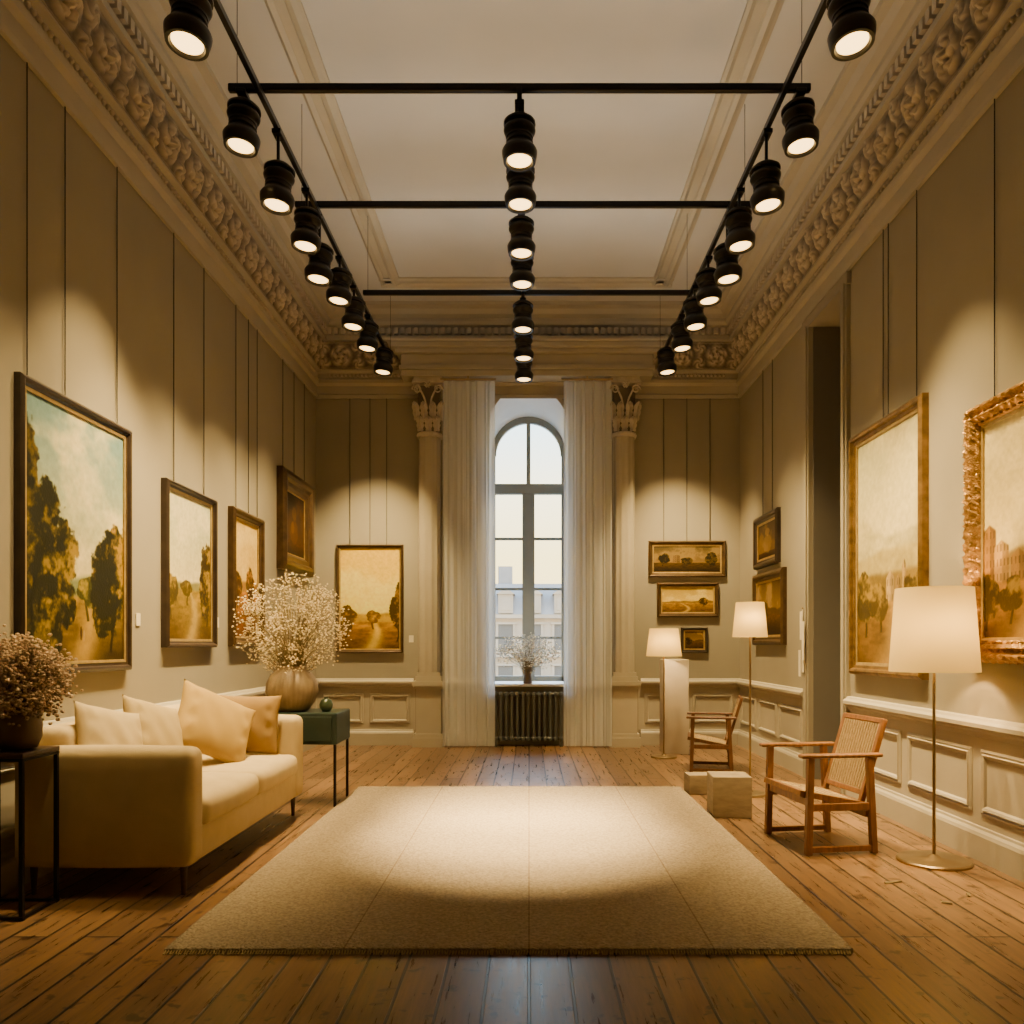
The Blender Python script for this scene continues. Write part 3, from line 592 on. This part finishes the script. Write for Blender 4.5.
def wl(loc,rz):
    o=B().box(-.03,.03,-.008,0,-.045,.045).obj('wall_label',M_paper,smooth=0,bevel=.002,loc=loc,label='small blank cream card fixed beside a painting',cat='label'); o.rotation_euler=(0,0,rz); o['group']='gallery wall cards'
wl((XL,5.66,1.48),R90); wl((XL,7.10,1.5),R90); wl((-1.53,YB,1.38),0)

# ---------------------------------------------------------------- rug
b=B(); b.box(-1.54,1.37,3.37,7.24,0,.022)
rg=b.obj('rug',M_rug,smooth=0,bevel=.008,label='large beige woven wool rug with faint seam lines',cat='rug')
f=B(); x=-1.53
while x<1.36:
    f.tube([(x,3.37,.012),(x+random.uniform(-.005,.005),3.35,.004)],.0035,4); x+=.012
f.obj('fringe',M_pilA,parent=rg,smooth=0,kind='stuff')

# ---------------------------------------------------------------- sofa
sx0,sx1,sy0,sy1=-2.66,-1.73,4.10,6.17
e=empty('sofa',((sx0+sx1)/2,(sy0+sy1)/2,0),'cream upholstered two-seat sofa with box arms along the wall','sofa'); ox,oy=(sx0+sx1)/2,(sy0+sy1)/2
def sb(nm,x0,x1,y0,y1,z0,z1,r,bulge=(0,0,0),m=M_sofa,par=e):
    return B().soft(((x0+x1)/2-ox,(y0+y1)/2-oy,(z0+z1)/2),((x1-x0)/2,(y1-y0)/2,(z1-z0)/2),r,bulge).obj(nm,m,parent=par,smooth=80)
sb('base',sx0+.02,sx1-.02,sy0+.10,sy1-.10,.15,.34,.03)
sb('arm',sx0,sx1,sy0,sy0+.18,.15,.765,.055,(.0,.008,.010)); sb('arm',sx0,sx1,sy1-.18,sy1,.15,.765,.055,(.0,.008,.010))
sb('backrest',sx0,sx0+.20,sy0+.15,sy1-.15,.2,.86,.06,(.015,0,.01))
my=(sy0+sy1)/2
sb('seat_cushion',sx0+.18,sx1+.01,sy0+.185,my-.003,.325,.485,.055,(.014,0,.030)); sb('seat_cushion',sx0+.18,sx1+.01,my+.003,sy1-.185,.325,.485,.055,(.014,0,.030))
for x in (sx0+.08,sx1-.07):
    for y in (sy0+.07,sy1-.07): B().tube([(x-ox,y-oy,0),(x-ox,y-oy,.16)],[.012,.02],10).obj('leg',M_dwood,parent=e)
def pillow(loc,rot,w,h,t,m,lbl):
    n=26; vs=[];fs=[]
    for sd in (1,-1):
        for j in range(n+1):
            for i in range(n+1):
                u=i/n*2-1; v=j/n*2-1; th=t/2*((1-abs(u)**2.6)*(1-abs(v)**2.6))**.55
                px=u*w/2*(1-.07*(1-abs(v)**2)*abs(u)) ; pz=v*h/2*(1-.07*(1-abs(u)**2)*abs(v))
                wr=.008*math.sin(u*9+v*5)*(1-abs(u))*(1-abs(v))+.009*math.exp(-((abs(u)-.75+abs(v)*.1)/.08)**2)*math.sin(v*11)
                th+=wr*min(1,th/.03); vs.append((px,-sd*th,pz))
    N=(n+1)*(n+1)
    for j in range(n):
        for i in range(n):
            a=j*(n+1)+i; fs.append((a,a+1,a+n+2,a+n+1)); fs.append((N+a,N+a+n+1,N+a+n+2,N+a+1))
    b=B().add(vs,fs); bm=bmesh.new(); o=b.obj('throw_pillow',m,smooth=180,label=lbl,cat='cushion')
    bm.from_mesh(o.data); bmesh.ops.remove_doubles(bm,verts=bm.verts,dist=.0005); bm.to_mesh(o.data); bm.free()
    o.location=loc; o.rotation_euler=[math.radians(a) for a in rot]; o['group']='throw pillows on the sofa'
pillow((-2.35,4.50,.74),(-24,14,66),.44,.46,.17,M_sofa,'cream square throw pillow leaning near the sofa arm')
pillow((-2.31,4.94,.745),(-26,16,68),.44,.46,.17,M_pilA,'beige square throw pillow leaning on sofa back')
pillow((-2.14,5.44,.755),(-30,26,42),.56,.50,.18,M_pilB,'large tan throw pillow slumped against the sofa back')
pillow((-2.08,5.85,.72),(-12,2,12),.50,.44,.15,M_pilC,'brown throw pillow standing against the far sofa arm')

# ---------------------------------------------------------------- side tables
tx0,tx1,ty0,ty1=-2.70,-2.38,3.76,4.06
e=empty('side_table',((tx0+tx1)/2,(ty0+ty1)/2,0),'slim black metal side table with wooden top beside sofa','table')
hx,hy=(tx1-tx0)/2,(ty1-ty0)/2
B().box(-hx,hx,-hy,hy,.765,.79).obj('tabletop',M_dwood,parent=e,smooth=0,bevel=.004)
for z in (.005,.750):
    b=B()
    for y in (-hy+.012,hy-.012): b.box(-hx,hx,y-.009,y+.009,z,z+.014)
    for x in (-hx+.012,hx-.012): b.box(x-.009,x+.009,-hy,hy,z,z+.014)
    b.obj('rail',M_black,parent=e,smooth=0)
for x in (-hx+.012,hx-.012):
    for y in (-hy+.012,hy-.012): B().box(x-.009,x+.009,y-.009,y+.009,0,.765).obj('leg',M_black,parent=e,smooth=0)
e=empty('side_cabinet',(-1.98,6.65,0),'dark teal side cabinet on thin metal legs beside sofa','cabinet')
B().box(-.44,.44,-.24,.24,.50,.755).obj('body',M_teal,parent=e,smooth=0,bevel=.01)
dr=B().box(-.40,.40,-.252,-.24,.53,.725).obj('drawer',M_teal,parent=e,smooth=0,bevel=.004)
B().lathe([(.012,0),(.016,.01),(.01,.02)],12,(0,0,0)).obj('knob',M_brass,parent=dr,loc=(0,-.27,.63))
for x in (-.42,.42):
    for y in (-.22,.22): B().box(x-.01,x+.01,y-.01,y+.01,0,.50).obj('leg',M_black,parent=e,smooth=0)
b=B(); b.lathe([(.0,0),(.03,.002),(.052,.03),(.056,.06),(.042,.095),(.018,.108),(.02,.12),(.0,.118)],24)
b.obj('small_jar',M_green,loc=(-1.66,6.55,.755),label='small round green glazed jar on the teal cabinet',cat='jar')
def vase(name,loc,prof,m,lbl,n=48,flute=0,fn=0):
    return B().lathe(prof,n,(0,0,0),flute,fn).obj(name,m,loc=loc,label=lbl,cat='vase',smooth=70)
vase('vase',(-1.96,6.62,.755),[(.10,0),(.13,.01),(.18,.08),(.205,.16),(.20,.23),(.165,.30),(.12,.34),(.115,.37),(.10,.37),(.10,.33),(.14,.28),(.16,.2),(.10,.03),(0,.03)],M_vase,'round ribbed beige ceramic vase holding dried baby\'s breath',n=96,flute=.035,fn=32)
vase('flower_pot',(-2.50,3.91,.79),[(.055,0),(.085,.01),(.105,.06),(.108,.12),(.10,.165),(.10,.175),(.088,.175),(.085,.12),(.05,.02),(0,.02)],M_vased,'brown ceramic pot of dried hydrangea on side table')
vase('vase',(CX-.01,10.36,.80),[(.05,0),(.06,.01),(.05,.08),(.035,.14),(.045,.18),(.055,.19),(.045,.185),(.03,.14),(.04,.03),(0,.02)],M_vased,'small dark vase of white flowers on window sill')
def bouquet(loc,z0,rx,rz,cz,nst,nb,r,mb,lbl,ms=M_stem,spread=.05,seed=1,ymax=99,leaf=False,shell=0.45,sr=1.0):
    rd=random.Random(seed); e=empty('flower_bouquet',loc,lbl,'flowers'); st=B(); bl=B()
    for i in range(nst):
        while True:
            p=Vector((rd.uniform(-1,1),rd.uniform(-1,1),rd.uniform(-.85,1)))
            if shell<p.length<1: break
        q=Vector((p.x*rx,max(-9,min(ymax,p.y*rx*.9)),cz+p.z*rz)); a=Vector((rd.uniform(-spread,spread)*.8,rd.uniform(-spread,spread)*.8,z0)); m_=Vector((a.x+(q.x-a.x)*.3,a.y+(q.y-a.y)*.3,a.z+(q.z-a.z)*.6))
        st.tube([a,m_,q],[.002*sr,.0017*sr,.001*sr],3,caps=False)
        for k in range(nb):
            o=Vector((rd.gauss(0,1),rd.gauss(0,1),rd.gauss(0,1)))*r*3.2; c=q+o
            if nb>3 and k%2==0: st.tube([q-(q-m_)*.12,c],.0009,3,caps=False)
            bl.ico(c,r*rd.uniform(.65,1.25),.8)
    st.obj('stems',ms,parent=e,smooth=0,kind='stuff'); bl.obj('blossoms',mb,parent=e,smooth=0,kind='stuff')
    if leaf:
        lf=B()
        for i in range(60):
            a=rd.uniform(0,6.28); d_=Vector((math.cos(a),math.sin(a)*.4,rd.uniform(-.1,.8))); s_=Vector((-d_.y,d_.x,0)); c=Vector((0,0,z0+.12))+d_*rx*rd.uniform(.2,.6)
            lf.add([c,c+d_*.05+s_*.018,c+d_*.11,c+d_*.05-s_*.018],[(0,1,2,3)])
        lf.obj('leaves',M_leaf,parent=e,smooth=0,kind='stuff')
bouquet((-1.96,6.62,.755),.10,.45,.43,.72,290,9,.0085,M_bloomB,'airy cream dried baby\'s breath arranged in the beige vase',spread=.06,seed=2,shell=.25)
bouquet((-2.50,3.91,.79),.06,.225,.20,.34,340,10,.010,M_bloomA,'dense dusty-pink dried hydrangea blooms in brown pot',spread=.05,seed=5,shell=.2)
bouquet((CX-.01,10.36,.80),.06,.40,.20,.42,120,7,.012,M_bloomC,'loose white flowers with grey leaves in sill vase',spread=.02,seed=9,ymax=.08,leaf=True,shell=.3)

# ---------------------------------------------------------------- chairs
def chair(loc,rz,wm,lbl,sc=1):
    """faces -x"""
    e=empty('armchair',loc,lbl,'chair',rz,group='low wooden armchairs'); e.scale=(sc,)*3
    BF=[(0,3,2,1),(4,5,6,7),(0,1,5,4),(1,2,6,5),(2,3,7,6),(3,0,4,7)]
    for y in (-.285,.285):
        B().add([(-.235,y-.02,0),(-.195,y-.02,0),(-.195,y+.02,0),(-.235,y+.02,0),(-.22,y-.02,.60),(-.18,y-.02,.60),(-.18,y+.02,.60),(-.22,y+.02,.60)],BF).obj('leg',wm,parent=e,smooth=0,bevel=.004)
        B().add([(.20,y-.02,0),(.24,y-.02,0),(.24,y+.02,0),(.20,y+.02,0),(.17,y-.02,.60),(.21,y-.02,.60),(.21,y+.02,.60),(.17,y+.02,.60)],BF).obj('leg',wm,parent=e,smooth=0,bevel=.004)
        B().soft((0,y,.612),(.27,.032,.013),.012).obj('armrest',wm,parent=e)
        B().box(-.20,.21,y-.014,y+.014,.015,.05).obj('side_rail',wm,parent=e,smooth=0,bevel=.003); B().box(-.20,.20,y-.013,y+.013,.27,.315).obj('side_rail',wm,parent=e,smooth=0,bevel=.003)
    B().box(-.215,-.185,-.27,.27,.30,.345).obj('stretcher',wm,parent=e,smooth=0,bevel=.003); B().box(.175,.205,-.27,.27,.22,.26).obj('stretcher',wm,parent=e,smooth=0,bevel=.003)
    Ms=Matrix.Translation((-.03,0,.335))@Matrix.Rotation(math.radians(11),4,'Y')
    b=B(); b.box(-.23,-.195,-.262,.262,-.018,.018,Ms); b.box(.195,.23,-.262,.262,-.018,.018,Ms); b.box(-.21,.21,-.262,-.235,-.018,.018,Ms); b.box(-.21,.21,.235,.262,-.018,.018,Ms)
    so=b.obj('seat',wm,parent=e,smooth=0,bevel=.004)
    b=B()
    for i in range(30): 
        y=-.232+i*.016; b.box(-.205,.205,y-.0068,y+.0068,.004,.016,Ms)
    for i in range(6): x=-.17+i*.068; b.box(x-.006,x+.006,-.235,.235,.010,.019,Ms)
    b.obj('woven_panel',M_weave,parent=so,smooth=0)
    Mb=Matrix.Translation((.165,0,.29))@Matrix.Rotation(math.radians(17),4,'Y')
    b=B()
    for y in (-.225,.225): b.box(-.016,.016,y-.018,y+.018,-.03,.56,Mb)
    b.box(-.016,.016,-.24,.24,.53,.565,Mb); b.box(-.014,.014,-.22,.22,.06,.095,Mb)
    bo=b.obj('backrest',wm,parent=e,smooth=0,bevel=.005)
    b=B()
    for i in range(15): y=-.20+i*.0286; b.box(-.012,0,y-.0085,y+.0085,.09,.54,Mb)
    for z in (.18,.32,.45): b.box(-.001,.006,-.205,.205,z-.006,z+.006,Mb)
    b.obj('woven_panel',M_weave,parent=bo,smooth=0)
    return e
chair((1.90,5.26,0),math.radians(8),M_cwood,'reddish wooden low armchair with slatted cane back facing the rug')
chair((1.90,8.36,0),math.radians(-12),M_cwood2,'dark wooden low armchair with cane seat near end wall',.92)

def block(name,x0,x1,y0,y1,h,m,lbl,rz=0,cat='pedestal'):
    o=B().soft((0,0,h/2),((x1-x0)/2,(y1-y0)/2,h/2),.008,n=3).obj(name,m,loc=((x0+x1)/2,(y0+y1)/2,0),label=lbl,cat=cat,smooth=50); o.rotation_euler=(0,0,rz)
block('stone_cube',1.39,1.39+.29,6.0,6.28,.31,M_stone,'square travertine block stool beside the rug',math.radians(-3),'stool')
block('stone_cube',1.385,1.385+.20,6.95,7.13,.17,M_stone,'small low travertine block on floor by the rug',math.radians(4),'stool')
block('display_pedestal',1.60,1.90,9.50,9.80,1.13,M_plinth,'tall plain cream display pedestal behind a lamp')

def lamp(loc,H,sh,r0,r1,br,e_w,lbl,m=M_brass):
    e=empty('floor_lamp',loc,lbl,'lamp',group='linen shade floor lamps')
    B().lathe([(0,0),(br,0),(br,.012),(br*.96,.02),(br*.2,.028),(.02,.045),(.0,.045)],48).obj('base',m,parent=e,smooth=40)
    B().tube([(0,0,.03),(0,0,H-.04)],.0095,12).obj('pole',m,parent=e)
    sh_=B(); n=64; vs=[];fs=[]
    for z,r in ((H-sh,r0),(H-sh*.5,(r0+r1)/2),(H,r1)):
        for k in range(n): t=2*math.pi*k/n; vs.append((r*math.cos(t),r*math.sin(t),z))
    for i in range(2):
        for k in range(n): fs.append((i*n+k,i*n+(k+1)%n,(i+1)*n+(k+1)%n,(i+1)*n+k))
    sh_.add(vs,fs).obj('lamp_shade',M_shade,parent=e,smooth=60)
    s=B()
    for a in (0,2.094,4.189): s.tube([(0,0,H-.03),(r1*math.cos(a),r1*math.sin(a),H-.012)],.002,5)
    s.obj('spider_fitting',m,parent=e)
    B().lathe([(.0,-.05),(.02,-.045),(.034,-.01),(.034,.02),(.02,.042),(0,.05)],20,(0,0,H-sh*.36)).obj('bulb',M_bulb,parent=e,smooth=80)
    l=D.lights.new('lamp_light','POINT'); l.energy=e_w; l.color=(1,.66,.28); l.shadow_soft_size=.05
    lo=D.objects.new('lamp_light',l); COL.objects.link(lo); lo.parent=e; lo.location=(.0,-.05,H-sh*.45)
lamp((2.43,4.80,0),1.64,.50,.250,.215,.21,60,'tall floor lamp with large cream linen shade beside painting')
lamp((1.92,6.95,0),1.67,.30,.150,.120,.15,24,'slender floor lamp with small cream shade behind armchair')
lamp((1.56,9.25,0),1.49,.32,.205,.165,.15,44,'floor lamp with cream shade in front of pedestal')

e=empty('wall_hanging',(XR-.05,7.83,1.65),'cream paper tags and ribbon hung on the door casing','decoration',-R90)
B().tube([(0,-.005,.0),(0,-.02,.02)],.006,8).obj('hook',M_brass,parent=e)
for x,z0,z1 in ((-.03,-.3,-.02),(.0,-.62,-.28),(.04,-.5,-.12),(-.05,-.66,-.4)):
    B().box(x-.03,x+.03,-.012-abs(x)*.3,-.006-abs(x)*.3,z0,z1).obj('paper_tag',M_paper,parent=e,smooth=0,bevel=.002)
B().tube([(0,-.012,.0),(.01,-.012,-.3),(-.01,-.012,-.6)],.004,6).obj('ribbon',M_paper,parent=e)
for (x,y,l_,a,lb) in ((1.99,4.37,.11,.35,'thin wooden stick lying on the floor boards'),(2.28,4.15,.06,1.2,'tiny curled paper scrap on the floor boards'),(2.1,4.02,.05,-.5,'tiny curled paper scrap on the floor boards')):
    o=B().add([(-l_/2,-.008,.001),(l_/2,-.008,.001),(l_/2,.008,.001),(-l_/2,.008,.001),(-l_/2,-.006,.006),(l_/2,-.006,.009),(l_/2,.006,.006),(-l_/2,.006,.01)],[(0,3,2,1),(4,5,6,7),(0,1,5,4),(1,2,6,5),(2,3,7,6),(3,0,4,7)]).obj('floor_scrap',M_stem,smooth=0,loc=(x,y,0),label=lb,cat='scrap'); o.rotation_euler=(0,0,a)

# ---------------------------------------------------------------- light tracks (with unseen fill lights added above to brighten the ceiling)
ZT=4.755
def strip(e,z,lx,ly,en):
    l=D.lights.new('ceiling_fill_light','AREA'); l.shape='RECTANGLE'; l.size=lx; l.size_y=ly; l.energy=en; l.color=(1,.88,.70)  # added upward fill for ceiling and cornice, not a real fixture
    o=D.objects.new('ceiling_fill_light',l); COL.objects.link(o); o.parent=e; o.location=(0,0,z); o.rotation_euler=(math.pi,0,0)
def track(x,y0,y1,rods,lbl,en=7):
    e=empty('lighting_track',(x,(y0+y1)/2,ZT),lbl,'track lighting',group='suspended light tracks'); oy=(y0+y1)/2
    B().box(-.016,.016,y0-oy,y1-oy,-.02,.02).obj('rail',M_black,parent=e,smooth=0,bevel=.003)
    for y in rods: B().tube([(0,y-oy,.02),(0,y-oy,ZC-ZT)],.0022,6).obj('suspension_rod',M_black,parent=e)
    if en: strip(e,.10,.03,8.4,en)
track(-1.68,1.2,9.78,(1.6,4.2,9.7),'long black ceiling track rail carrying spotlights'); track(1.59,1.2,9.78,(1.6,4.2,9.7),'long black ceiling track rail carrying spotlights')
track(-.06,4.98,9.62,(9.58,),'slim black centre track rail below the cross bars',en=0)
def beam(y,x0,x1):
    e=empty('cross_bar',((x0+x1)/2,y,ZT+.045),'black tubular cross bar spanning the two light tracks','track lighting',group='track cross bars'); h=(x1-x0)/2
    B().box(-h,h,-.02,.02,-.025,.025).obj('bar',M_black,parent=e,smooth=0,bevel=.01)
    for s_ in (-1,1): B().tube([(s_*h*.97,0,.02),(s_*h*.97,0,ZC-ZT-.045)],.0022,6).obj('suspension_rod',M_black,parent=e)
    strip(e,.04,3.2,.03,8)
beam(5.03,-1.89,1.77); beam(6.36,-1.86,1.77); beam(7.95,-1.65,1.62)

prof_b=[(0,.15),(.066,.15),(.07,.145),(.07,.10),(.082,.09),(.088,.07),(.082,.05),(.07,.03),(.068,.0),(.070,-.03),(.084,-.05),(.092,-.065),(.098,-.08),(.095,-.11),(.088,-.15),(.074,-.15),(.068,-.130),(.0,-.130)]
mb_=B().lathe(prof_b,32).obj('housing',M_bodym,smooth=45); ml=B().lathe([(0,-.136),(.066,-.136),(.066,-.1305),(0,-.1305)],32).obj('lens',M_lens)
fin=B()
for z in (.12,.02,-.01): fin.lathe([(.060,z-.006),(.088 if z>.1 else .074,z-.006),(.088 if z>.1 else .074,z+.006),(.060,z+.006)],32)
mf=fin.obj('cooling_fin',M_bodym,smooth=40)
meshes=(mb_.data,ml.data,mf.data)
for o in (mb_,ml,mf): D.objects.remove(o)
def spot(x,y,z,top,tilt,energy,size,lbl,aim=(0,0),warm=(1,.70,.30),blend=1.0):
    e=empty('track_spotlight',(x,y,z),lbl,'spotlight',group='black gallery spotlights')
    hd=D.objects.new('housing',meshes[0]); COL.objects.link(hd); hd.parent=e; hd.rotation_euler=(math.radians(tilt[1]),math.radians(tilt[0]),0); hd.scale=(1.16,1.16,.92)
    for nm,me in (('lens',meshes[1]),('cooling_fin',meshes[2])):
        o=D.objects.new(nm,me); COL.objects.link(o); o.parent=hd
    B().tube([(0,0,.12),(0,0,top-z)],.011,10).obj('stem',M_black,parent=e)
    B().box(-.03,.03,-.05,.05,top-z-.03,top-z-.001).obj('adapter',M_black,parent=e,smooth=0,bevel=.004)
    l=D.lights.new('spot_beam','SPOT'); l.energy=energy; l.color=warm; l.spot_size=math.radians(size); l.spot_blend=blend; l.shadow_soft_size=.035
    lo=D.objects.new('spot_beam',l); COL.objects.link(lo); lo.parent=e; lo.location=(0,0,-.165); lo.rotation_euler=(math.radians(aim[1]),math.radians(aim[0]),0)
    return e
LB='black bell-shaped gallery spotlight glowing warm on the ceiling track'
tb=ZT-.02; SL=[(3.96,4.40,0),(5.03,4.56,1),(5.36,4.37,0),(6.05,4.44,0),(6.42,4.36,0),(7.1,4.48,0),(7.68,4.48,0),(8.35,4.52,0),(9.25,4.58,0)]
for s_,X1,X2 in ((1,-1.68,-1.80),(-1,1.59,1.70)):
    for i,(y,z,bb) in enumerate(SL):
        en=[330,760,760,620,620,600,600,560,1250][i]
        spot(X2 if bb else X1,y,z,ZT+.02 if bb else tb,(4*s_,-3),en,66,LB,aim=((15*s_,0) if i<8 else (10*s_,18)))
for x,y,z in ((-.06,5.08,4.50),(-.06,5.62,4.52),(-.06,6.36,4.54),(-.06,7.0,4.58),(-.06,7.95,4.56),(-.06,8.8,4.58),(-.06,9.5,4.58)):
    en,sz=(4800,34) if y<6.5 else (420,44)
    spot(x,y,z,tb,(0,-2),en,sz,'black bell-shaped gallery spotlight glowing warm above the room centre',aim=(0,2 if y<9 else 16),blend=1.0,warm=(1,.72,.34))

# ---------------------------------------------------------------- world and cool daylight
wd=D.worlds.new('world'); C.scene.world=wd; wd.use_nodes=True; nt=wd.node_tree; bg=nt.nodes['Background']
tc=nt.nodes.new('ShaderNodeTexCoord'); sp=nt.nodes.new('ShaderNodeSeparateXYZ'); rp=nt.nodes.new('ShaderNodeValToRGB')
nt.links.new(tc.outputs['Generated'],sp.inputs[0]); nt.links.new(sp.outputs['Z'],rp.inputs['Fac']); nt.links.new(rp.outputs['Color'],bg.inputs['Color'])
rp.color_ramp.elements[0].position=0; rp.color_ramp.elements[0].color=(1.0,.70,.28,1)
rp.color_ramp.elements[1].position=.55; rp.color_ramp.elements[1].color=(.42,.66,1.0,1)
for p_,c_ in ((.11,(1.0,.80,.34,1)),(.19,(1.0,.90,.58,1)),(.27,(.66,.86,.92,1))):
    q=rp.color_ramp.elements.new(p_); q.color=c_
bg.inputs['Strength'].default_value=5.0
sl=D.lights.new('daylight','SUN'); sl.energy=7.0; sl.color=(.50,.74,1.0); sl.angle=math.radians(24)
so=D.objects.new('daylight',sl); COL.objects.link(so); so.location=(0,20,14); so.rotation_euler=(math.radians(-47),0,0)

cam=D.cameras.new('camera'); co=D.objects.new('camera',cam); COL.objects.link(co)
co.location=(0,0,1.3); co.rotation_euler=(math.pi/2,0,0); cam.sensor_width=36; cam.lens=28.125
cam.shift_x=-17/1024; cam.shift_y=133/1024; cam.clip_end=300
C.scene.camera=co
